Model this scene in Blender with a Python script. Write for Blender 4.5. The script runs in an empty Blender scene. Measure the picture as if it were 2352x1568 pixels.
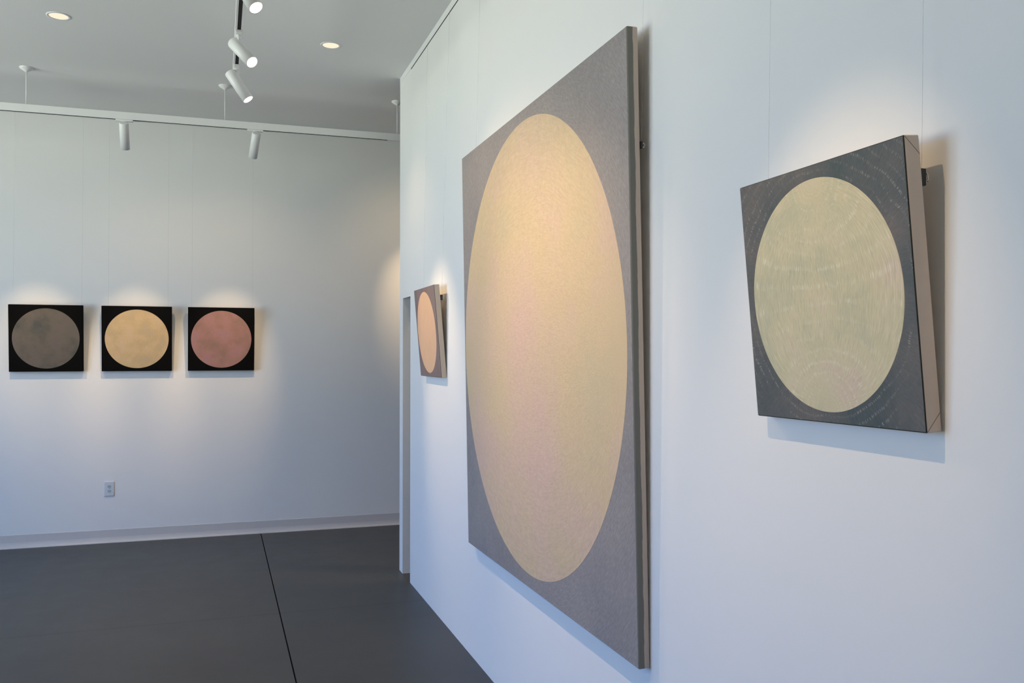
import bpy, bmesh, math, random
from mathutils import Vector, Matrix

PI = math.pi
S = bpy.context.scene
COL = S.collection

# ------------------------------------------------------------------ helpers
def lin(c):
    c = c / 255.0
    return c / 12.92 if c <= 0.04045 else ((c + 0.055) / 1.055) ** 2.4

def rgb(r, g, b):
    return (lin(r), lin(g), lin(b), 1.0)

def tag(o, label=None, cat=None, group=None, kind=None):
    if label: o['label'] = label
    if cat: o['category'] = cat
    if group: o['group'] = group
    if kind: o['kind'] = kind
    return o

def link(name, me, mat=None, parent=None, smooth=False):
    o = bpy.data.objects.new(name, me)
    COL.objects.link(o)
    if mat is not None and len(me.materials) == 0:
        me.materials.append(mat)
    if parent is not None:
        o.parent = parent
    if smooth:
        for p in me.polygons: p.use_smooth = True
    return o

def obj(name, bm, mat=None, parent=None, smooth=False):
    me = bpy.data.meshes.new(name)
    bmesh.ops.recalc_face_normals(bm, faces=bm.faces[:])
    bm.to_mesh(me); bm.free()
    return link(name, me, mat, parent, smooth)

def empty(name, M=None):
    o = bpy.data.objects.new(name, None)
    o.empty_display_size = 0.1
    COL.objects.link(o)
    if M is not None: o.matrix_world = M
    return o

def add_box(bm, lo, hi, bevel=0.0, segs=2):
    r = bmesh.ops.create_cube(bm, size=1.0)
    vs = r['verts']
    for v in vs:
        v.co = Vector([lo[i] + (v.co[i] + 0.5) * (hi[i] - lo[i]) for i in range(3)])
    if bevel > 0:
        es = list({e for v in vs for e in v.link_edges})
        bmesh.ops.bevel(bm, geom=es, offset=bevel, segments=segs, affect='EDGES', profile=0.5)
    return bm

def box_bm(lo, hi, bevel=0.0, segs=2):
    return add_box(bmesh.new(), lo, hi, bevel, segs)

def add_lathe(bm, prof, n=32, cap0=True, cap1=True):
    """prof: list of (r, z); revolved about Z"""
    rings = []
    for r, z in prof:
        rings.append([bm.verts.new((r * math.cos(2 * PI * k / n), r * math.sin(2 * PI * k / n), z)) for k in range(n)])
    for a, b in zip(rings, rings[1:]):
        for k in range(n):
            bm.faces.new((a[k], a[(k + 1) % n], b[(k + 1) % n], b[k]))
    if cap0: bm.faces.new(rings[0][::-1])
    if cap1: bm.faces.new(rings[-1])
    return bm

def add_tube(bm, pts, r, n=8):
    pts = [Vector(p) for p in pts]
    rings = []
    for i, p in enumerate(pts):
        t = (pts[min(i + 1, len(pts) - 1)] - pts[max(i - 1, 0)]).normalized()
        up = Vector((0, 0, 1)) if abs(t.z) < 0.9 else Vector((1, 0, 0))
        u = t.cross(up).normalized(); w = t.cross(u)
        rings.append([bm.verts.new(p + (u * math.cos(2 * PI * k / n) + w * math.sin(2 * PI * k / n)) * r) for k in range(n)])
    for a, b in zip(rings, rings[1:]):
        for k in range(n):
            bm.faces.new((a[k], a[(k + 1) % n], b[(k + 1) % n], b[k]))
    bm.faces.new(rings[0][::-1]); bm.faces.new(rings[-1])
    return bm

def add_prism(bm, prof, axis, lo, hi):
    """prof: list of 2-D points, extruded along axis ('X': prof=(y,z); 'Y': prof=(x,z))"""
    f = (lambda p, t: (t, p[0], p[1])) if axis == 'X' else (lambda p, t: (p[0], t, p[1]))
    a = [bm.verts.new(f(p, lo)) for p in prof]
    b = [bm.verts.new(f(p, hi)) for p in prof]
    n = len(prof)
    for k in range(n):
        bm.faces.new((a[k], a[(k + 1) % n], b[(k + 1) % n], b[k]))
    bm.faces.new(a[::-1]); bm.faces.new(b)
    return bm

# ------------------------------------------------------------------ materials
class G:
    """tiny node-graph builder"""
    def __init__(self, name):
        self.m = bpy.data.materials.new(name)
        self.m.use_nodes = True
        self.t = self.m.node_tree
        self.t.nodes.clear()
        self.out = self.n('ShaderNodeOutputMaterial')
        self.b = self.n('ShaderNodeBsdfPrincipled')
        self.l(self.b.outputs[0], self.out.inputs[0])
    def n(self, ty, **kw):
        nd = self.t.nodes.new(ty)
        for k, v in kw.items(): setattr(nd, k, v)
        return nd
    def l(self, a, b): self.t.links.new(a, b)
    def put(self, sock, v):
        if isinstance(v, bpy.types.NodeSocket): self.l(v, sock)
        else: sock.default_value = v
    def math(self, op, a, b=None, c=None, clamp=False):
        nd = self.n('ShaderNodeMath', operation=op, use_clamp=clamp)
        self.put(nd.inputs[0], a)
        if b is not None: self.put(nd.inputs[1], b)
        if c is not None: self.put(nd.inputs[2], c)
        return nd.outputs[0]
    def xyz(self, x, y, z):
        nd = self.n('ShaderNodeCombineXYZ')
        for i, v in enumerate((x, y, z)): self.put(nd.inputs[i], v)
        return nd.outputs[0]
    def obj(self):
        nd = self.n('ShaderNodeTexCoord'); s = self.n('ShaderNodeSeparateXYZ')
        self.l(nd.outputs['Object'], s.inputs[0])
        return nd.outputs['Object'], s.outputs[0], s.outputs[1], s.outputs[2]
    def noise(self, vec, scale=1.0, detail=2.0, rough=0.5):
        nd = self.n('ShaderNodeTexNoise')
        self.put(nd.inputs['Vector'], vec)
        nd.inputs['Scale'].default_value = scale
        nd.inputs['Detail'].default_value = detail
        nd.inputs['Roughness'].default_value = rough
        return nd.outputs[0]
    def ramp(self, fac, stops, interp='LINEAR'):
        nd = self.n('ShaderNodeValToRGB')
        nd.color_ramp.interpolation = interp
        e = nd.color_ramp.elements
        while len(e) < len(stops): e.new(0.5)
        for k, (p, c) in enumerate(stops):
            e[k].position = p
            e[k].color = c if len(c) == 4 else (*c, 1)
        self.put(nd.inputs[0], fac)
        return nd.outputs[0]
    def mix(self, fac, a, b, mode='MIX'):
        nd = self.n('ShaderNodeMix', data_type='RGBA', blend_type=mode)
        self.put(nd.inputs[0], fac); self.put(nd.inputs[6], a); self.put(nd.inputs[7], b)
        return nd.outputs[2]
    def smooth(self, v, lo, hi):
        nd = self.n('ShaderNodeMapRange', interpolation_type='SMOOTHSTEP')
        self.put(nd.inputs[0], v); nd.inputs[1].default_value = lo; nd.inputs[2].default_value = hi
        return nd.outputs[0]
    def bump(self, h, strength=0.2, dist=0.002):
        nd = self.n('ShaderNodeBump')
        nd.inputs['Strength'].default_value = strength
        nd.inputs['Distance'].default_value = dist
        self.put(nd.inputs['Height'], h)
        self.l(nd.outputs[0], self.b.inputs['Normal'])
    def fin(self, col, rough=0.5, spec=0.5, metal=0.0):
        self.put(self.b.inputs['Base Color'], col)
        self.put(self.b.inputs['Roughness'], rough)
        self.put(self.b.inputs['Specular IOR Level'], spec)
        self.put(self.b.inputs['Metallic'], metal)
        return self.m

def plain(name, col, rough=0.5, spec=0.5, metal=0.0, var=0.04, scale=9.0):
    g = G(name)
    v, x, y, z = g.obj()
    f = g.noise(v, scale, 3)
    c2 = tuple(min(1, c * (1 + var)) for c in col[:3]) + (1,)
    c1 = tuple(c * (1 - var) for c in col[:3]) + (1,)
    return g.fin(g.mix(f, c1, c2), rough, spec, metal)

def wall_paint(name, col, rough=0.85):
    g = G(name)
    v, x, y, z = g.obj()
    f = g.noise(v, 1.3, 2)
    c2 = tuple(min(1, c * 1.015) for c in col[:3]) + (1,)
    c1 = tuple(c * 0.985 for c in col[:3]) + (1,)
    g.bump(g.noise(v, 260, 2), 0.06, 0.001)
    return g.fin(g.mix(f, c1, c2), rough, 0.2)

def emitter(name, col, strength):
    g = G(name)
    e = g.n('ShaderNodeEmission')
    e.inputs[0].default_value = (*col, 1); e.inputs[1].default_value = strength
    g.l(e.outputs[0], g.out.inputs[0])
    return g.m

M_wall = wall_paint('white_wall_paint', (0.80, 0.80, 0.79, 1))
M_ceil = wall_paint('white_ceiling_paint', (0.80, 0.80, 0.80, 1))
M_white = plain('white_powder_coat', (0.80, 0.80, 0.80, 1), 0.4, 0.5, var=0.01)
M_rail = plain('white_rail_coat', (0.84, 0.84, 0.85, 1), 0.5, 0.4, var=0.01)
M_dark = plain('dark_slot', (0.010, 0.010, 0.010, 1), 0.6, 0.2)
M_gap = plain('shadow_gap_shade', (0.03, 0.04, 0.045, 1), 0.7, 0.2)  # dark colour stands in for the shade inside the gap
M_black = plain('black_metal', (0.012, 0.012, 0.012, 1), 0.3, 0.5)
M_steel = plain('bright_steel', (0.75, 0.75, 0.73, 1), 0.25, 0.5, 0.9)
def nylon():
    g = G('clear_nylon')
    g.fin((0.70, 0.72, 0.72, 1), 0.3, 0.5)
    tr = g.n('ShaderNodeBsdfTransparent'); mx = g.n('ShaderNodeMixShader')
    mx.inputs[0].default_value = 0.40
    g.l(tr.outputs[0], mx.inputs[1]); g.l(g.b.outputs[0], mx.inputs[2]); g.l(mx.outputs[0], g.out.inputs[0])
    return g.m
M_cable = nylon()
M_base = plain('grey_rubber_base', (0.62, 0.59, 0.58, 1), 0.45, 0.5, var=0.02)
M_plate = plain('white_plate_plastic', (0.62, 0.66, 0.70, 1), 0.35, 0.5, var=0.01)
M_recept = plain('receptacle_plastic', (0.50, 0.56, 0.62, 1), 0.35, 0.5, var=0.01)
M_frame = plain('window_frame_metal', (0.35, 0.35, 0.36, 1), 0.4, 0.5)

WARM = (1.0, 0.70, 0.40)
M_lens = emitter('lit_lamp_lens', (1.0, 0.86, 0.70), 14.0)
M_downlens = emitter('lit_downlight_lens', (1.0, 0.83, 0.62), 0.86)

def concrete():
    g = G('polished_dark_concrete')
    v, x, y, z = g.obj()
    big = g.noise(g.xyz(x, g.math('MULTIPLY', y, 1.0), 0.0), 0.9, 5, 0.6)
    mid = g.noise(v, 6.0, 6, 0.65)
    fine = g.noise(v, 90.0, 3, 0.6)
    f = g.math('ADD', g.math('MULTIPLY', big, 0.55), g.math('ADD', g.math('MULTIPLY', mid, 0.35), g.math('MULTIPLY', fine, 0.10)))
    col = g.ramp(f, [(0.36, (0.036, 0.038, 0.040, 1)), (0.5, (0.046, 0.048, 0.049, 1)), (0.64, (0.057, 0.058, 0.056, 1))])
    # sawn control joints
    jx = g.math('ABSOLUTE', g.math('SUBTRACT', g.math('MODULO', g.math('ADD', x, 30.0 - 0.3636 + 1.5), 3.0), 1.5))
    jy = g.math('ABSOLUTE', g.math('SUBTRACT', g.math('MODULO', g.math('ADD', y, 30.0 - 5.535 + 1.5), 3.0), 1.5))
    wob = g.math('MULTIPLY', g.math('SUBTRACT', g.noise(v, 5.0, 2), 0.5), 0.006)
    jxm = g.math('SUBTRACT', 1.0, g.smooth(jx, 0.0026, 0.0044))
    jym = g.math('MULTIPLY', g.math('SUBTRACT', 1.0, g.smooth(g.math('ADD', jy, wob), 0.003, 0.022)), 0.42)
    j = g.math('MAXIMUM', jxm, jym)
    col = g.mix(j, col, (0.006, 0.006, 0.006, 1))
    r = g.math('MAXIMUM', g.math('ADD', g.math('MULTIPLY', mid, 0.14), 0.33), g.math('MULTIPLY', jxm, 0.95))
    g.bump(g.math('SUBTRACT', g.math('MULTIPLY', fine, 0.08), jxm), 0.25, 0.004)
    return g.fin(col, r, g.math('MULTIPLY', g.math('SUBTRACT', 1.0, jxm), 0.42))
M_floor = concrete()

def field(g, c, vc, horizontal, seed, polar=None):
    """stroke field between two poles of a disc: returns (sigma, tau) and plain coords"""
    v, x, y, z = g.obj()
    zz = g.math('SUBTRACT', z, vc)
    wx = g.math('MULTIPLY', g.math('SUBTRACT', g.noise(v, 5.0 / c * 0.25, 2), 0.5), c * 0.16)
    if polar:
        r_ = g.math('DIVIDE', g.math('SQRT', g.math('ADD', g.math('MULTIPLY', x, x), g.math('MULTIPLY', zz, zz))), c)
        r_ = g.math('ADD', r_, g.math('DIVIDE', wx, c))
        th = g.math('ARCTAN2', x, zz)
        return (v, g.math('MULTIPLY', th, 2.0), g.math('MULTIPLY', r_, 3.0), zz) if polar == 'ticks' else (v, g.math('MULTIPLY', r_, 2.0), g.math('MULTIPLY', th, 2.0), zz)
    a, b = (zz, x) if horizontal else (x, zz)        # a: across the pole axis, b: along it
    a = g.math('ADD', a, wx)
    a2 = g.math('MULTIPLY', a, a); b2 = g.math('MULTIPLY', b, b)
    sig = g.math('ARCTAN2', g.math('MULTIPLY', a, 2 * c), g.math('SUBTRACT', c * c, g.math('ADD', a2, b2)))
    bp = g.math('ADD', b, c); bm_ = g.math('SUBTRACT', b, c)
    d1 = g.math('ADD', g.math('ADD', a2, g.math('MULTIPLY', bp, bp)), 1e-5)
    d2 = g.math('ADD', g.math('ADD', a2, g.math('MULTIPLY', bm_, bm_)), 1e-5)
    tau = g.math('MULTIPLY', g.math('SUBTRACT', g.math('LOGARITHM', d1, math.e), g.math('LOGARITHM', d2, math.e)), 0.5)
    return v, sig, tau, zz

def painted(name, c, vc, stops, horizontal=False, seed=0.0, ks=34.0, kt=3.2, rows=2.4, contrast=0.10,
            dash=0.30, dashcol=(0.62, 0.60, 0.54, 1), mott=4.0, bump=0.25, rough=0.62, spec=0.25, polar=None):
    g = G(name)
    v, sig, tau, zz = field(g, c, vc, horizontal, seed, polar)
    off = g.n('ShaderNodeVectorMath', operation='ADD')
    g.l(v, off.inputs[0]); off.inputs[1].default_value = (seed, seed * 0.7, seed * 1.3)
    m1 = g.noise(off.outputs[0], mott, 4, 0.55)
    col = g.ramp(m1, stops)
    # fine brush marks running along the field
    st = g.noise(g.xyz(g.math('MULTIPLY', sig, ks), g.math('MULTIPLY', tau, kt), seed), 1.0, 2, 0.6)
    st2 = g.noise(g.xyz(g.math('MULTIPLY', sig, ks * 0.45), g.math('MULTIPLY', tau, kt * 2.5), seed + 7), 1.0, 2, 0.5)
    s = g.math('ADD', g.math('MULTIPLY', st, 0.7), g.math('MULTIPLY', st2, 0.3))
    k = g.math('ADD', g.math('MULTIPLY', g.math('SUBTRACT', s, 0.5), contrast * 6.0), 1.0)
    hs = g.n('ShaderNodeHueSaturation')
    g.l(col, hs.inputs['Color']); g.l(k, hs.inputs['Value'])
    col = hs.outputs[0]
    # rows of light dashes across the field
    row = g.math('ADD', g.math('MULTIPLY', tau, rows), g.math('MULTIPLY', g.noise(g.xyz(g.math('MULTIPLY', sig, 2.2), g.math('MULTIPLY', tau, 0.8), seed + 3), 1.0, 2), 0.8))
    row = g.math('ADD', row, g.math('MULTIPLY', g.noise(g.xyz(g.math('MULTIPLY', sig, ks * 0.7), 0.0, seed + 19), 1.0, 1), 0.35))
    fr = g.math('SUBTRACT', row, g.math('FLOOR', row))
    rm = g.math('MULTIPLY', g.smooth(fr, 0.0, 0.06), g.math('SUBTRACT', 1.0, g.smooth(fr, 0.16, 0.34)))
    thick = g.smooth(g.noise(g.xyz(g.math('MULTIPLY', sig, ks * 1.5), g.math('MULTIPLY', tau, kt * 0.8), seed + 11), 1.0, 1), 0.52, 0.62)
    patch = g.smooth(g.noise(off.outputs[0], mott * 2.2, 2), 0.36, 0.62)
    dm = g.math('MULTIPLY', g.math('MULTIPLY', rm, thick), g.math('MULTIPLY', patch, dash))
    col = g.mix(dm, col, dashcol)
    g.bump(g.math('ADD', s, g.math('MULTIPLY', dm, 0.8)), bump, 0.0015)
    return g.fin(col, rough, spec)

def canvas_side(name, linen, band=None, band_w=0.0, edge=None, fold_h=0.0, t=0.04, W=1.0, H=1.0):
    """raw canvas on the stretcher sides: painted band by the front edge, folded corners"""
    g = G(name)
    v, x, y, z = g.obj()
    dep = g.math('ADD', y, t)                                   # 0 at the front edge
    weave = g.noise(v, 500.0, 2, 0.7)
    blot = g.noise(v, 14.0, 4, 0.6)
    l2 = tuple(c * 0.86 for c in linen[:3]) + (1,)
    col = g.mix(g.math('ADD', g.math('MULTIPLY', weave, 0.35), g.math('MULTIPLY', blot, 0.65)), l2, linen)
    wav = g.math('ADD', g.math('MULTIPLY', g.math('SUBTRACT', g.noise(g.xyz(x, 0.0, z), 7.0, 3, 0.65), 0.5), band_w * 0.55), band_w)
    m = g.math('SUBTRACT', 1.0, g.smooth(g.math('SUBTRACT', dep, wav), -0.0008, 0.0008))
    col = g.mix(m, col, band)
    if edge is not None:
        m2 = g.math('SUBTRACT', 1.0, g.smooth(dep, 0.0010, 0.0022))
        col = g.mix(m2, col, edge)
    if fold_h > 0:                                              # diagonal fold creases
        for sgn in (1, -1):
            zz = g.math('SUBTRACT', H, z) if sgn > 0 else z
            dist = g.math('ABSOLUTE', g.math('SUBTRACT', zz, g.math('MULTIPLY', dep, fold_h)))
            inside = g.math('LESS_THAN', zz, fold_h * t)
            fm = g.math('MULTIPLY', g.math('SUBTRACT', 1.0, g.smooth(dist, 0.0006, 0.0016)), inside)
            col = g.mix(g.math('MULTIPLY', fm, 0.75), col, (0.05, 0.045, 0.03, 1))
    g.bump(weave, 0.15, 0.0006)
    return g.fin(col, 0.9, 0.1)

# ------------------------------------------------------------------ place: numbers (metres)
A = 1.2633          # face of the right partition wall
D = 8.0527          # face of the back wall
CEIL = 3.600
XL, XR, YF = -5.4, 4.2, -3.6
WE = 6.363          # end of the partition wall
DO0, DO1, DOZ = 5.990, 6.250, 1.976   # narrow opening through the partition

# ------------------------------------------------------------------ room shell
floor = obj('floor', box_bm((XL - .2, YF - .2, -0.2), (XR + .2, D + .2, 0.0)), M_floor)
tag(floor, 'dark polished concrete floor with thin sawn joints', 'floor', kind='structure')

# ceiling with round cut-outs would be hidden by the trims; downlights are surface rims set in it
ceil = obj('ceiling', box_bm((XL - .2, YF - .2, CEIL), (XR + .2, D + .2, CEIL + .2)), M_ceil)
tag(ceil, 'flat white ceiling with recessed downlights', 'ceiling', kind='structure')

wb = obj('wall_back', box_bm((XL - .2, D, 0), (XR + .2, D + .2, CEIL)), M_wall)
tag(wb, 'white far wall carrying three black-cornered paintings', 'wall', kind='structure')

bm = bmesh.new()
T = 0.15
ysr, zsr = [YF, DO0, DO1, WE], [0, DOZ, CEIL]
gv = {(i, k, f): bm.verts.new((A + T * f, ysr[i], zsr[k])) for i in range(4) for k in range(3) for f in (0, 1)}
cells = [(i, k) for i in range(3) for k in range(2) if (i, k) != (1, 0)]
for f in (0, 1):
    for i, k in cells:
        bm.faces.new((gv[i, k, f], gv[i + 1, k, f], gv[i + 1, k + 1, f], gv[i, k + 1, f]))
for p0, p1 in (((0, 0), (0, 1)), ((0, 1), (0, 2)), ((0, 2), (1, 2)), ((1, 2), (2, 2)), ((2, 2), (3, 2)), ((3, 2), (3, 1)), ((3, 1), (3, 0)),
               ((3, 0), (2, 0)), ((2, 0), (2, 1)), ((2, 1), (1, 1)), ((1, 1), (1, 0)), ((1, 0), (0, 0))):
    bm.faces.new((gv[p0[0], p0[1], 0], gv[p1[0], p1[1], 0], gv[p1[0], p1[1], 1], gv[p0[0], p0[1], 1]))
wr = obj('wall_right', bm, M_wall)
tag(wr, 'long white wall on the right with a narrow doorway near its far end', 'wall', kind='structure')

FWIN = []
bm = bmesh.new()
xs_ = [XL - .2] + [x for w in FWIN for x in w] + [XR + .2]
for k in range(0, len(xs_), 2):
    add_box(bm, (xs_[k], YF - .2, 0), (xs_[k + 1], YF, CEIL))
for x0, x1 in FWIN:
    add_box(bm, (x0, YF - .2, 0), (x1, YF, WZ0))
    add_box(bm, (x0, YF - .2, 3.25), (x1, YF, CEIL))
wf = obj('wall_front', bm, M_wall)
tag(wf, 'white wall behind the viewer', 'wall', kind='structure')
wfr = obj('wall_far_right', box_bm((XR, YF, 0), (XR + .2, D, CEIL)), M_wall)
tag(wfr, 'white wall of the next room beyond the right wall', 'wall', kind='structure')

# left wall with three tall windows (outside the frame; they give the daylight)
WIN = [(2.3, 3.85), (4.05, 5.6)]
WZ0, WZ1 = 0.45, 3.25
bm = bmesh.new()
ys = [YF] + [y for w in WIN for y in w] + [D]
for k in range(0, len(ys), 2):
    add_box(bm, (XL - .2, ys[k], 0), (XL, ys[k + 1], CEIL))
for y0, y1 in WIN:
    add_box(bm, (XL - .2, y0, 0), (XL, y1, WZ0))
    add_box(bm, (XL - .2, y0, WZ1), (XL, y1, CEIL))
wl = obj('wall_left', bm, M_wall)
tag(wl, 'white wall on the left with tall windows', 'wall', kind='structure')

def glass():
    g = G('clear_window_glass')
    tr = g.n('ShaderNodeBsdfTransparent'); gl = g.n('ShaderNodeBsdfGlossy'); mx = g.n('ShaderNodeMixShader')
    tr.inputs[0].default_value = (0.96, 0.98, 0.98, 1); gl.inputs['Roughness'].default_value = 0.02
    mx.inputs[0].default_value = 0.06
    g.l(tr.outputs[0], mx.inputs[1]); g.l(gl.outputs[0], mx.inputs[2]); g.l(mx.outputs[0], g.out.inputs[0])
    return g.m
M_glass = glass()
def window(k, M, hw, label):
    """local frame: width along Y, outside is -X"""
    w = empty('window_%d' % k, M)
    tag(w, label, 'window', kind='structure')
    hz = WZ1 - WZ0
    bm = bmesh.new()
    for lo, hi in (((-.03, -hw, 0), (.03, -hw + .05, hz)), ((-.03, hw - .05, 0), (.03, hw, hz)),
                   ((-.03, -hw + .05, 0), (.03, hw - .05, .05)), ((-.03, -hw + .05, hz - .05), (.03, hw - .05, hz)),
                   ((-.025, -.025, .05), (.025, .025, hz - .05))):
        add_box(bm, lo, hi)
    obj('frame', bm, M_frame, w)
    for s in (-1, 1):
        lo, hi = sorted((s * .025, s * (hw - .05)))
        obj('pane', box_bm((-.004, lo, .05), (.004, hi, hz - .05)), M_glass, w)
    L = bpy.data.lights.new('window_daylight', 'AREA')
    L.shape = 'RECTANGLE'; L.size = hz; L.size_y = hw * 2
    L.cycles.is_portal = True
    p_ = bpy.data.objects.new('window_portal', L); COL.objects.link(p_)
    p_.matrix_world = M @ Matrix.Translation((-.12, 0, hz / 2)) @ Matrix.Rotation(-PI / 2, 4, 'Y')
wlab = ['tall window in the left wall, nearest the viewer', 'tall window in the left wall nearest the far wall']
for k, (y0, y1) in enumerate(WIN):
    window(k + 1, Matrix.Translation((XL - .1, (y0 + y1) / 2, WZ0)), (y1 - y0) / 2, wlab[k])
for k, (x0, x1) in enumerate(FWIN):
    window(k + 3, Matrix.Translation(((x0 + x1) / 2, YF - .1, WZ0)) @ Matrix.Rotation(PI / 2, 4, 'Z'), (x1 - x0) / 2,
           'tall window behind the viewer by the left wall')

# picture-hanging strips at the top of the walls, each with a dark strip coloured as the shade of its gap
def strip(name, lo, hi, glo, ghi, label):
    e = obj(name, box_bm(lo, hi), M_rail)
    tag(e, label, 'trim', kind='structure')
    s_ = obj('shadow_gap', box_bm(glo, ghi), M_gap, e)
    return e
strip('trim_1', (A - .0018, YF, CEIL - .045), (A, WE - .002, CEIL), (A - .0015, YF, CEIL - .0515), (A, 5.975, CEIL - .045),
      'thin white picture-hanging strip along the top of the right wall')
strip('trim_2', (XL, D - .006, CEIL - .044), (XR, D, CEIL), (XL, D - .005, CEIL - .052), (XR, D, CEIL - .044),
      'thin white picture-hanging strip along the top of the far wall')

# grey coved rubber baseboard along the far wall
prof = [(D, 0.0), (D - .026, 0.0), (D - .026, .004), (D - .019, .0095), (D - .012, .017), (D - .007, .030), (D - .004, .045), (D - .004, .106), (D - .003, .108), (D, .108)]
bb = obj('baseboard_back', add_prism(bmesh.new(), prof, 'X', XL, XR), M_base)
tag(bb, 'grey coved baseboard along the far wall', 'baseboard', kind='structure')

# ------------------------------------------------------------------ paintings
def painting(name, label, cat, M, W, H, t, disc, mats, dims, group=None, bev=0.003, wire=True):
    """local frame: x to the viewer's right, z up, y into the wall; back at y=0, front at y=-t"""
    root = empty(name, M)
    tag(root, label, cat, group)
    side, ground, dmat = mats
    bm = box_bm((-W / 2, -t, 0), (W / 2, 0, H), bev, 3)
    obj('canvas', bm, side, root, True)
    # painted ground: thin skin over the front face, rounded over the edge
    bm = box_bm((-W / 2 + bev * .7, -t - .0006, bev * .7), (W / 2 - bev * .7, -t + .0012, H - bev * .7), .0005, 1)
    obj('painted_ground', bm, ground, root)
    # painted disc: slightly raised skin
    cx, cz, rx, rz = disc
    bm = bmesh.new()
    N = 160
    top = [bm.verts.new((cx + rx * math.cos(2 * PI * k / N), -t - .0012, cz + rz * math.sin(2 * PI * k / N))) for k in range(N)]
    rim = [bm.verts.new((cx + (rx + .0006) * math.cos(2 * PI * k / N), -t - .0003, cz + (rz + .0006) * math.sin(2 * PI * k / N))) for k in range(N)]
    bm.faces.new(top)
    for k in range(N):
        bm.faces.new((top[k], top[(k + 1) % N], rim[(k + 1) % N], rim[k]))
    obj('painted_disc', bm, dmat, root)
    if wire:
        # picture wire on the back between two eye plates
        bm = bmesh.new()
        x0 = W / 2 - .035; zt = H - .085
        pts = []
        for k in range(25):
            u = -1 + 2 * k / 24
            sag = .05 * (1 - u * u)
            pts.append((u * x0, .006 - .002 * u * u + .004, zt - .012 - sag))
        add_tube(bm, pts, .0009, 6)
        obj('back_wire', bm, M_steel, root)
        for s in (-1, 1):
            obj('wire_plate', box_bm((s * x0 - .006, 0, zt - .016), (s * x0 + .006, .004, zt + .01), .001, 1), M_steel, root)
    return root

def wall_frame(base, u, v, nrm):
    u = Vector(u).normalized(); v = Vector(v).normalized(); y = -Vector(nrm).normalized()
    return Matrix(((u.x, y.x, v.x, base[0]), (u.y, y.y, v.y, base[1]), (u.z, y.z, v.z, base[2]), (0, 0, 0, 1)))

def right_frame(yc, zb, th, gap=.001, roll=0.0):
    c, s = math.cos(th), math.sin(th)
    n0 = Vector((-1, 0, 0)); u = Vector((0, -1, 0)); v = Vector((0, 0, 1))
    v2 = c * v + s * n0; n2 = c * n0 - s * v
    u2 = math.cos(roll) * u + math.sin(roll) * v2; v3 = math.cos(roll) * v2 - math.sin(roll) * u
    return wall_frame((A - gap, yc, zb), u2, v3, n2)

def back_frame(xc, zb, th, gap=.001):
    c, s = math.cos(th), math.sin(th)
    n0 = Vector((0, -1, 0)); v = Vector((0, 0, 1))
    return wall_frame((xc, D - gap, zb), (1, 0, 0), c * v + s * n0, c * n0 - s * v)

LINEN = (0.46, 0.40, 0.33, 1)

# --- medium painting on the right wall, pale green disc on slate green
Mw, Mh, Mt = 0.530, 0.546, 0.0355
m_ground = painted('slate_green_paint', .242, .270,
    [(0.32, (0.070, 0.092, 0.096, 1)), (0.5, (0.112, 0.116, 0.116, 1)), (0.66, (0.156, 0.142, 0.132, 1))],
    False, 2.0, ks=60, kt=3.4, rows=3.6, contrast=.14, dash=.62, dashcol=(0.36, 0.34, 0.31, 1), mott=4.5, bump=.2, polar='ticks')
m_disc = painted('pale_green_paint', .242, .270,
    [(0.28, (0.470, 0.460, 0.320, 1)), (0.46, (0.590, 0.525, 0.345, 1)), (0.58, (0.615, 0.535, 0.365, 1)), (0.72, (0.620, 0.500, 0.385, 1))],
    False, 5.0, ks=62, kt=3.4, rows=3.4, contrast=.13, dash=.60, dashcol=(0.80, 0.76, 0.60, 1), mott=7, bump=.3)
m_side = canvas_side('beige_linen_folded', (0.72, 0.60, 0.50, 1), (0.03, 0.035, 0.035, 1), .0012, (0.02, 0.025, 0.025, 1), 1.05, Mt, Mw, Mh)
pM = painting('painting', 'canvas with a pale green disc on slate grey, nearest the viewer', 'painting',
              right_frame(1.5457, 1.4353, .085, .001, .0054), Mw, Mh, Mt, (0.0, .270, .238, .246), (m_side, m_ground, m_disc), None, 'abstract disc paintings')

# --- large painting
Lw, Lh, Lt = 1.926, 1.9765, 0.0382
l_ground = painted('mauve_grey_paint', .94, .99,
    [(0.30, (0.245, 0.228, 0.228, 1)), (0.5, (0.285, 0.262, 0.258, 1)), (0.70, (0.320, 0.288, 0.275, 1))],
    True, 3.0, ks=80, kt=16, rows=16, contrast=.15, dash=.20, dashcol=(0.50, 0.46, 0.43, 1), mott=2.4, bump=.2, polar='rings')
l_disc = painted('tan_and_pink_paint', .94, .99,
    [(0.30, (0.575, 0.468, 0.300, 1)), (0.44, (0.620, 0.475, 0.300, 1)), (0.54, (0.625, 0.465, 0.328, 1)), (0.66, (0.632, 0.448, 0.352, 1))],
    True, 8.5, ks=95, kt=18, rows=14, contrast=.085, dash=.15, dashcol=(0.80, 0.68, 0.52, 1), mott=1.7, bump=.22)
l_side = canvas_side('beige_linen_dark_band', (0.68, 0.57, 0.48, 1), (0.24, 0.235, 0.21, 1), .0205, None, 0.0, Lt, Lw, Lh)
pL = painting('painting', 'very large canvas with a tan and pink disc on mauve grey', 'painting',
              right_frame(3.3983, .6117, .0178, .001, .0023), Lw, Lh, Lt, (-.009, .992, .936, .934), (l_side, l_ground, l_disc), None, 'abstract disc paintings', bev=.0045)

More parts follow.
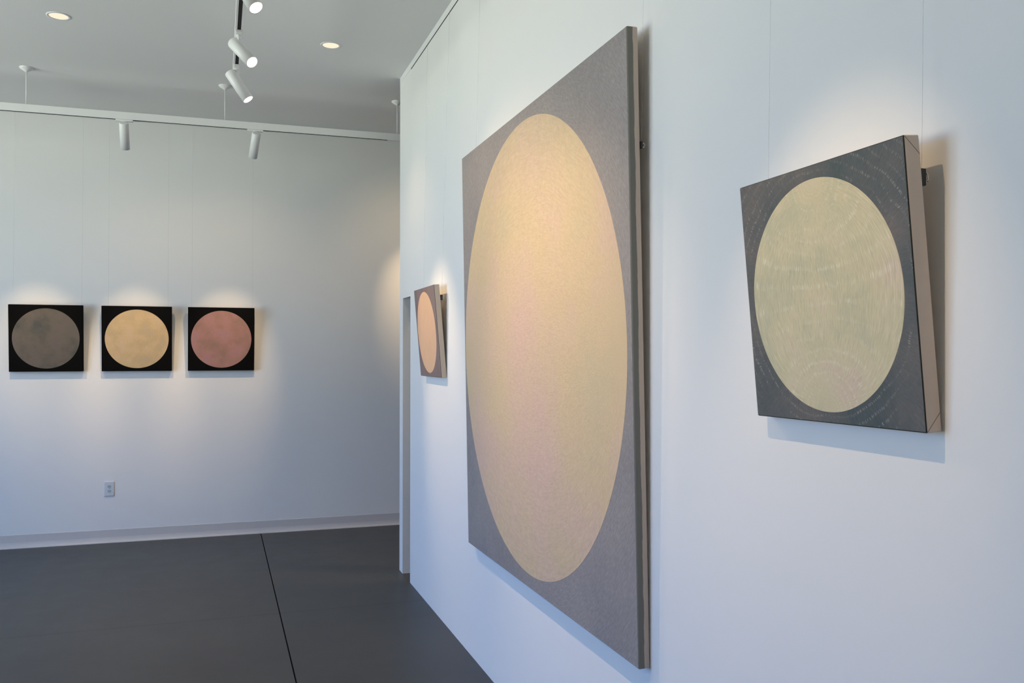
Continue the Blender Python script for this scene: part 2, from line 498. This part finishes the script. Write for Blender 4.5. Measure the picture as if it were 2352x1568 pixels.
# --- small painting by the doorway
Sw, Sh, St = 0.545, 0.543, 0.0319
s_ground = painted('dusky_mauve_paint', .242, .270,
    [(0.30, (0.160, 0.130, 0.130, 1)), (0.5, (0.195, 0.155, 0.155, 1)), (0.70, (0.215, 0.165, 0.165, 1))],
    False, 11.0, ks=26, kt=2.2, rows=2.4, contrast=.04, dash=.15, dashcol=(0.35, 0.30, 0.29, 1), mott=5, bump=.1, polar='ticks')
s_disc = painted('peach_paint', .242, .270,
    [(0.28, (0.600, 0.410, 0.265, 1)), (0.5, (0.640, 0.425, 0.280, 1)), (0.70, (0.655, 0.415, 0.295, 1))],
    False, 14.0, ks=30, kt=3.0, rows=2.2, contrast=.02, dash=.1, dashcol=(0.75, 0.58, 0.42, 1), mott=6, bump=.1)
s_side = canvas_side('beige_linen_plain', (0.72, 0.60, 0.48, 1), (0.09, 0.08, 0.075, 1), .0014, (0.07, 0.06, 0.06, 1), 0.0, St, Sw, Sh)
pS = painting('painting', 'canvas with a peach disc on dusky mauve, beside the doorway of the right wall', 'painting',
              right_frame(5.2339, 1.4406, .085, .001, .001), Sw, Sh, St, (-.010, .270, .239, .247), (s_side, s_ground, s_disc), None, 'abstract disc paintings')

# --- three black-cornered paintings on the far wall
blk = painted('black_paint', .246, .270,
    [(0.30, (0.0032, 0.0031, 0.0031, 1)), (0.5, (0.0040, 0.0038, 0.0036, 1)), (0.70, (0.0050, 0.0045, 0.0042, 1))],
    False, 17.0, contrast=.03, dash=.0, mott=5, bump=.05, rough=.85, spec=.08)
blk_side = canvas_side('black_painted_side', (0.004, 0.004, 0.004, 1), (0.004, 0.004, 0.004, 1), .02, None, 0.0, .04, .545, .545)
discs = [
    ('brown-grey', [(0.30, (0.090, 0.090, 0.080, 1)), (0.44, (0.140, 0.118, 0.092, 1)), (0.55, (0.158, 0.130, 0.104, 1)), (0.68, (0.165, 0.120, 0.118, 1))], 21.0),
    ('golden-tan', [(0.30, (0.500, 0.400, 0.270, 1)), (0.44, (0.580, 0.415, 0.225, 1)), (0.55, (0.640, 0.455, 0.250, 1)), (0.68, (0.640, 0.460, 0.310, 1))], 26.0),
    ('dusty-pink', [(0.30, (0.310, 0.185, 0.140, 1)), (0.44, (0.385, 0.205, 0.165, 1)), (0.55, (0.430, 0.220, 0.190, 1)), (0.68, (0.410, 0.225, 0.225, 1))], 31.0),
]
lab = ['black-cornered canvas with a brown-grey disc, leftmost on the far wall',
       'black-cornered canvas with a golden-tan disc, middle of three on the far wall',
       'black-cornered canvas with a dusty-pink disc, right-hand one on the far wall']
for k, xc in enumerate((-1.3278, -.6442, .0288)):
    nm, stops, seed = discs[k]
    dm = painted(nm.replace('-', '_') + '_paint', .246, .270, stops, False, seed, ks=30, kt=3, rows=2.2, contrast=.035, dash=.10,
                 dashcol=tuple(min(1, c * 1.5) for c in stops[2][1][:3]) + (1,), mott=7, bump=.12)
    painting('painting', lab[k], 'painting', back_frame(xc, 1.434, .085), .545, .545, .038, (0, .2715, .247, .2455), (blk_side, blk, dm), None, 'abstract disc paintings')

# ------------------------------------------------------------------ hanging cables with hooks
def cable(label, top, hook, yaxis, hookkind, cr=.0004):
    """thin cable from the strip down to a hook behind the painting"""
    top = Vector(top); hook = Vector(hook)
    r = empty('hanging_cable', Matrix.Translation(top))
    tag(r, label, 'cable', 'picture hanging cables')
    bm = bmesh.new()
    end = hook + Vector((0, 0, -.03))
    add_tube(bm, [Vector((0, 0, 0)), (hook - top) * .5, end - top], cr, 6)
    obj('line', bm, M_cable, r, True)
    bm = bmesh.new()
    p = hook - top
    u = Vector(yaxis)                       # away from the wall
    w = .0075 if hookkind == 'big' else .0045
    h2 = .016 if hookkind == 'big' else .011
    side = Vector((0, 1, 0)) if abs(u.x) > .5 else Vector((1, 0, 0))
    def bx(c, hs):
        lo = Vector(c) - Vector(hs); hi = Vector(c) + Vector(hs)
        add_box(bm, lo, hi, .002, 2)
    ext = Vector((abs(u.x), abs(u.y), 0)) * w + side * .007 + Vector((0, 0, h2))
    bx(p + u * .002, ext)
    obj('hook_body', bm, M_black, r)
    bm = bmesh.new()
    q = p - u * (w - .001)
    pts = []
    for k in range(13):
        a_ = PI * k / 12
        pts.append(q - u * (.0085 * math.sin(a_)) + Vector((0, 0, (h2 - .004) * math.cos(a_))))
    add_tube(bm, pts, .0016, 8)
    obj('spring_clip', bm, M_steel, r, True)
    return r

ZT = CEIL - .05
cable('clear cable with black hook behind the right edge of the slate grey canvas', (A - .008, 1.285, ZT), (A - .031, 1.296, 1.905), (-1, 0, 0), 'big')
cable('clear cable running down behind the left edge of the slate grey canvas', (A - .008, 1.760, ZT), (A - .031, 1.775, 1.905), (-1, 0, 0), 'big')
cable('clear cable with hook behind the right edge of the very large canvas', (A - .008, 2.430, ZT), (A - .0215, 2.4465, 2.225), (-1, 0, 0), 'small')
cable('clear cable running down behind the left edge of the very large canvas', (A - .008, 4.250, ZT), (A - .0215, 4.320, 2.225), (-1, 0, 0), 'small')
cable('clear cable with black hook behind the right edge of the peach disc canvas', (A - .008, 4.880, ZT), (A - .031, 4.972, 1.905), (-1, 0, 0), 'big')
cable('clear cable running down behind the left edge of the peach disc canvas', (A - .008, 5.440, ZT), (A - .027, 5.470, 1.905), (-1, 0, 0), 'big')
bl = ['brown-grey disc canvas', 'golden-tan disc canvas', 'dusty-pink disc canvas']
for k, (x0, x1) in enumerate(((-1.575, -1.070), (-.870, -.405), (-.214, .287))):
    cable('clear cable behind the left edge of the ' + bl[k], (x0, D - .008, ZT), (x0, D - .030, 1.90), (0, -1, 0), 'small', .00032)
    cable('clear cable behind the right edge of the ' + bl[k], (x1, D - .008, ZT), (x1, D - .030, 1.90), (0, -1, 0), 'small', .00032)

# ------------------------------------------------------------------ suspended lighting tracks
TZ0, TZ1 = 3.282, 3.335
def track(label, axis, c, lo, hi, slots, rods, cr=1.0, sw=.0095):
    """c: fixed coordinate; slots: open stretches of the dark channel"""
    w = .020
    mid = (lo + hi) / 2
    org = (mid, c, TZ0) if axis == 'X' else (c, mid, TZ0)
    r = empty('lighting_track', Matrix.Translation(org))
    tag(r, label, 'track', 'suspended lighting tracks')
    H = TZ1 - TZ0
    prof = [(-w, 0), (-sw, 0), (-sw, .022), (sw, .022), (sw, 0), (w, 0), (w, H), (-w, H)]
    bm = add_prism(bmesh.new(), prof, axis, lo - mid, hi - mid)
    bmesh.ops.triangulate(bm, faces=[f for f in bm.faces if len(f.verts) > 4])
    obj('rail', bm, M_white, r)
    def chan(s0, s1, z0):
        return box_bm((s0 - mid, -sw, z0), (s1 - mid, sw, .0215)) if axis == 'X' else box_bm((-sw, s0 - mid, z0), (sw, s1 - mid, .0215))
    for s0, s1 in slots:
        obj('slot', chan(s0, s1, .002), M_dark, r)
    closed = [(lo, slots[0][0]), (slots[-1][1], hi)] + [(p[1], q[0]) for p, q in zip(slots, slots[1:])]
    for s0, s1 in closed:
        if s1 - s0 > .001:
            obj('end_feed', chan(s0, s1, 0), M_white, r)
    for p in rods:
        rel = (p - mid, 0, 0) if axis == 'X' else (0, p - mid, 0)
        rd = obj('suspension_rod', add_tube(bmesh.new(), [(0, 0, H), (0, 0, CEIL - TZ0 - .012)], .0038, 10), M_white, r, True)
        rd.location = rel
        cn = obj('canopy', add_lathe(bmesh.new(), [(r_ * cr, z_) for r_, z_ in ((.008, CEIL - TZ0 - .034), (.012, CEIL - TZ0 - .028), (.040, CEIL - TZ0 - .012), (.046, CEIL - TZ0 - .003), (.046, CEIL - TZ0))], 32), M_white, rd, True)
    return r

TY = 6.953; TX = .0985
track('white lighting track hung in front of the far wall', 'X', TY, -4.3, 2.6, [(-4.2, 1.279), (1.40, 2.5)], [-3.94, -2.615, -1.292, .0425, 1.357, 2.5], sw=.0145)
track('white lighting track hung from the ceiling parallel to the right wall', 'Y', TX, -2.5, 5.72, [(-2.4, 5.64)], [-2.2, -.3, 1.9, 4.35], .42)

# ------------------------------------------------------------------ track spotlights
R_CYL, L_CYL = .0325, .198
def spot_meshes():
    P = {}
    def mesh(nm, bm, mat, smooth=False):
        me = bpy.data.meshes.new(nm); bmesh.ops.recalc_face_normals(bm, faces=bm.faces[:]); bm.to_mesh(me); bm.free(); me.materials.append(mat)
        if smooth:
            for p in me.polygons: p.use_smooth = True
        return me
    bm = bmesh.new()
    add_box(bm, (-.058, -.0165, -.012), (.058, .0165, -.0003), .002, 2)
    P['adapter'] = mesh('adapter', bm, M_white)
    bm = bmesh.new()
    add_lathe(bm, [(.014, -.011), (.014, -.020), (.009, -.024), (.0065, -.028), (.0065, -.052)], 20)
    P['stem'] = mesh('stem', bm, M_white, False)
    # housing along -Z, pivot at origin, back end at z=+.02
    z0, z1 = .038, .038 - L_CYL
    prof = [(.0, z0), (R_CYL - .005, z0), (R_CYL - .0015, z0 - .0015), (R_CYL, z0 - .005), (R_CYL, z1 + .0), (R_CYL - .003, z1), (R_CYL - .003, z1 + .008)]
    bm = bmesh.new()
    add_lathe(bm, [(max(r, .0005), z) for r, z in prof], 40, True, False)
    P['housing'] = mesh('housing', bm, M_white, False)
    me = P['housing']
    for p in me.polygons:
        p.use_smooth = abs(p.normal.z) < .5
    bm = bmesh.new()
    add_lathe(bm, [(R_CYL - .0032, z1 + .006), (.022, z1 + .0045), (.001, z1 + .004)], 40, False, True)
    P['lens'] = mesh('lens', bm, M_lens, True)
    return P, z1
SP, SZ1 = spot_meshes()
GL = 'cylinder spotlights on the lighting tracks'

def spotlight(label, axis, pos, aim, power, size=34.0, blend=0.9, r=.012, col=WARM, spill=0.0):
    M = Matrix.Translation((pos[0], pos[1], TZ0))
    if axis == 'Y': M = M @ Matrix.Rotation(PI / 2, 4, 'Z')
    root = empty('track_spotlight', M)
    tag(root, label, 'spotlight', GL)
    for k in ('adapter', 'stem'):
        link(k, SP[k], None, root)
    piv = Vector((pos[0], pos[1], TZ0 - .050))
    d = (Vector(aim) - piv).normalized()
    h = link('housing', SP['housing'], None, root)
    q = (-d).to_track_quat('Z', 'Y')
    h.matrix_parent_inverse = Matrix.Identity(4)
    dn = Vector((0, 0, -1)); dn = (dn - d * dn.dot(d))
    if dn.length > .05: piv = piv + dn.normalized() * .024   # the stem holds the housing by its upper side
    Mw = Matrix.Translation(piv) @ q.to_matrix().to_4x4()
    h.matrix_basis = M.inverted() @ Mw
    link('lens', SP['lens'], None, h)
    Ld = bpy.data.lights.new('spot_lamp', 'SPOT')
    Ld.energy = power; Ld.color = col; Ld.spot_size = math.radians(size); Ld.spot_blend = blend; Ld.shadow_soft_size = r
    lo = bpy.data.objects.new('spot_beam', Ld); COL.objects.link(lo)
    lo.matrix_world = Matrix.Translation(piv + d * (-SZ1 + .004)) @ q.to_matrix().to_4x4()
    if spill > 0:                                   # the lamp's wide, weak spill outside its main beam
        Ls = bpy.data.lights.new('spot_spill', 'SPOT')
        Ls.energy = spill; Ls.color = col; Ls.spot_size = math.radians(125); Ls.spot_blend = 1.0; Ls.shadow_soft_size = r
        l2 = bpy.data.objects.new('spot_spill', Ls); COL.objects.link(l2)
        l2.matrix_world = Matrix.Translation(piv + d * (-SZ1 + .004)) @ q.to_matrix().to_4x4()
    return root

PB, PR = 60.0, 46.0
# far-wall track
spotlight('white cylinder spotlight on the far track hanging above the golden-tan disc canvas', 'X', (-.654, TY), (-.65, D, 1.50), PB, spill=4)
spotlight('white cylinder spotlight on the far track hanging right of the dusty-pink disc canvas', 'X', (.262, TY), (.03, D, 1.50), PB, spill=6)
spotlight('white cylinder spotlight on the far track beyond the left edge of view', 'X', (-1.66, TY), (-1.33, D, 1.50), PB)
spotlight('white cylinder spotlight on the far track hidden behind the end of the right wall', 'X', (1.56, TY), (1.85, D, 2.1), PB * 0.7, 44, spill=9)
# right-wall track
spotlight('lit white spotlight on the ceiling track nearest the far wall, lowest of those in view', 'Y', (TX, 5.45), (A, 5.04, 1.42), PR * 1.9, 36)
spotlight('lit white spotlight on the ceiling track, middle one of three in view', 'Y', (TX, 4.87), (A, 3.45, 1.60), PR * .75, 66, spill=5)
spotlight('lit white spotlight on the ceiling track cut by the top edge of view', 'Y', (TX, 4.03), (A, 2.85, 1.00), PR * 1.15, 66, spill=4)
spotlight('white spotlight on the ceiling track overhead, aimed at the slate grey canvas', 'Y', (TX, 1.42), (A, 1.56, 1.48), PR * 1.05, 36)
spotlight('white spotlight on the ceiling track overhead, aimed at the very large canvas', 'Y', (TX, 2.55), (A, 3.15, 0.9), PR * .85, 66, spill=4)

spotlight('added fill spotlight on the ceiling track behind the viewer, aimed far left', 'Y', (TX, -1.3), (-1.6, YF, 1.7), 150, 80)  # unseen lamp, added for warm bounce off the front wall
spotlight('added fill spotlight on the ceiling track behind the viewer, at the track end', 'Y', (TX, -1.9), (.3, YF, 1.7), 110, 80)  # second unseen lamp added for the same bounce fill

# ------------------------------------------------------------------ recessed downlights
def downlight(label, x, y, power=26.0):
    r = empty('recessed_downlight', Matrix.Translation((x, y, CEIL)))
    tag(r, label, 'downlight', 'recessed ceiling downlights')
    bm = add_lathe(bmesh.new(), [(.0520, -.0012), (.0535, -.0030), (.0600, -.0042), (.0670, -.003), (.0680, 0.0)], 48, False, False)
    obj('trim_ring', bm, M_white, r, True)
    obj('lens', add_lathe(bmesh.new(), [(.0522, -.0015), (.030, -.0019), (.001, -.0020)], 48, False, True), M_downlens, r, True)
    Ld = bpy.data.lights.new('downlight_lamp', 'SPOT')
    Ld.energy = power; Ld.color = WARM; Ld.spot_size = math.radians(92); Ld.spot_blend = 1.0; Ld.shadow_soft_size = .05
    lo = bpy.data.objects.new('downlight_beam', Ld); COL.objects.link(lo)
    lo.location = (x, y, CEIL - .06)
    return r
downlight('round lit recessed downlight at the upper left of the ceiling', -.9145, 5.825)
downlight('round lit recessed downlight between the ceiling track and the right wall', .693, 5.815)
downlight('added fill downlight of the next room, hidden behind the right wall', 2.30, 5.82, 80.0)  # unseen, added to warm and brighten the right end of the far wall

# ------------------------------------------------------------------ power outlet on the far wall
o = empty('power_outlet', Matrix.Translation((-.857, D, .448)))
tag(o, 'white duplex power outlet low on the far wall', 'outlet')
obj('cover_plate', box_bm((-.038, -.0075, -.060), (.038, 0, .060), .003, 2), M_plate, o)
for s in (1, -1):
    bm = bmesh.new()
    N = 24
    ring = []
    for k in range(N):
        a_ = 2 * PI * k / N
        ring.append((.0165 * math.cos(a_), max(-.0125, min(.0125, .0165 * math.sin(a_)))))
    lo = [bm.verts.new((x, -.0070, z + s * .0195)) for x, z in ring]
    hi = [bm.verts.new((x * .96, -.0095, z * .96 + s * .0195)) for x, z in ring]
    for k in range(N): bm.faces.new((lo[k], lo[(k + 1) % N], hi[(k + 1) % N], hi[k]))
    bm.faces.new(hi)
    rc = obj('receptacle', bm, M_recept, o)
    for lo3, hi3 in (((-.0075, -.0100, -.001), (-.0050, -.0093, .008)), ((.0050, -.0100, -.001), (.0075, -.0093, .007)), ((-.0022, -.0100, -.009), (.0022, -.0093, -.0045))):
        z_ = s * .0195
        obj('contact_slot', box_bm((lo3[0], lo3[1], lo3[2] + z_), (hi3[0], hi3[1], hi3[2] + z_)), M_black, rc)
obj('screw', add_lathe(bmesh.new(), [(.0035, 0), (.0035, .0015), (.002, .0022)], 16), M_steel, o).matrix_basis = Matrix.Translation((0, -.0075, 0)) @ Matrix.Rotation(PI / 2, 4, 'X')

# ------------------------------------------------------------------ daylight
W = bpy.data.worlds.new('sky'); S.world = W
W.use_nodes = True
nt = W.node_tree; nt.nodes.clear()
out = nt.nodes.new('ShaderNodeOutputWorld'); bg = nt.nodes.new('ShaderNodeBackground')
tc = nt.nodes.new('ShaderNodeTexCoord'); sp = nt.nodes.new('ShaderNodeSeparateXYZ'); rp = nt.nodes.new('ShaderNodeValToRGB')
nt.links.new(tc.outputs['Generated'], sp.inputs[0])
mp = nt.nodes.new('ShaderNodeMapRange'); mp.inputs[1].default_value = -1; mp.inputs[2].default_value = 1
nt.links.new(sp.outputs[2], mp.inputs[0]); nt.links.new(mp.outputs[0], rp.inputs[0])
e = rp.color_ramp.elements
e[0].position = 0.47; e[0].color = (1.15, 1.20, 1.06, 1)
e[1].position = 0.52; e[1].color = (0.23, 0.46, 1.02, 1)
nt.links.new(rp.outputs[0], bg.inputs[0]); bg.inputs[1].default_value = 9.6
nt.links.new(bg.outputs[0], out.inputs[0])

# ------------------------------------------------------------------ camera
cd = bpy.data.cameras.new('camera'); cam = bpy.data.objects.new('camera', cd); COL.objects.link(cam)
cd.sensor_width = 36.0; cd.sensor_fit = 'HORIZONTAL'
cd.lens = 36.0 * 2017.48 / 2352.0
cd.clip_start = .02
cam.location = (0, 0, 1.58)
cam.rotation_euler = (PI / 2 + .01351, 0, -.32305)
S.camera = cam

S.view_settings.view_transform = 'Standard'
S.view_settings.look = 'None'
S.view_settings.exposure = 0.36
S.view_settings.gamma = 1.0
S.view_settings.use_curve_mapping = False
S.cycles.use_denoising = True
S.cycles.max_bounces = 10
S.cycles.diffuse_bounces = 6
S.cycles.sample_clamp_indirect = 6.0
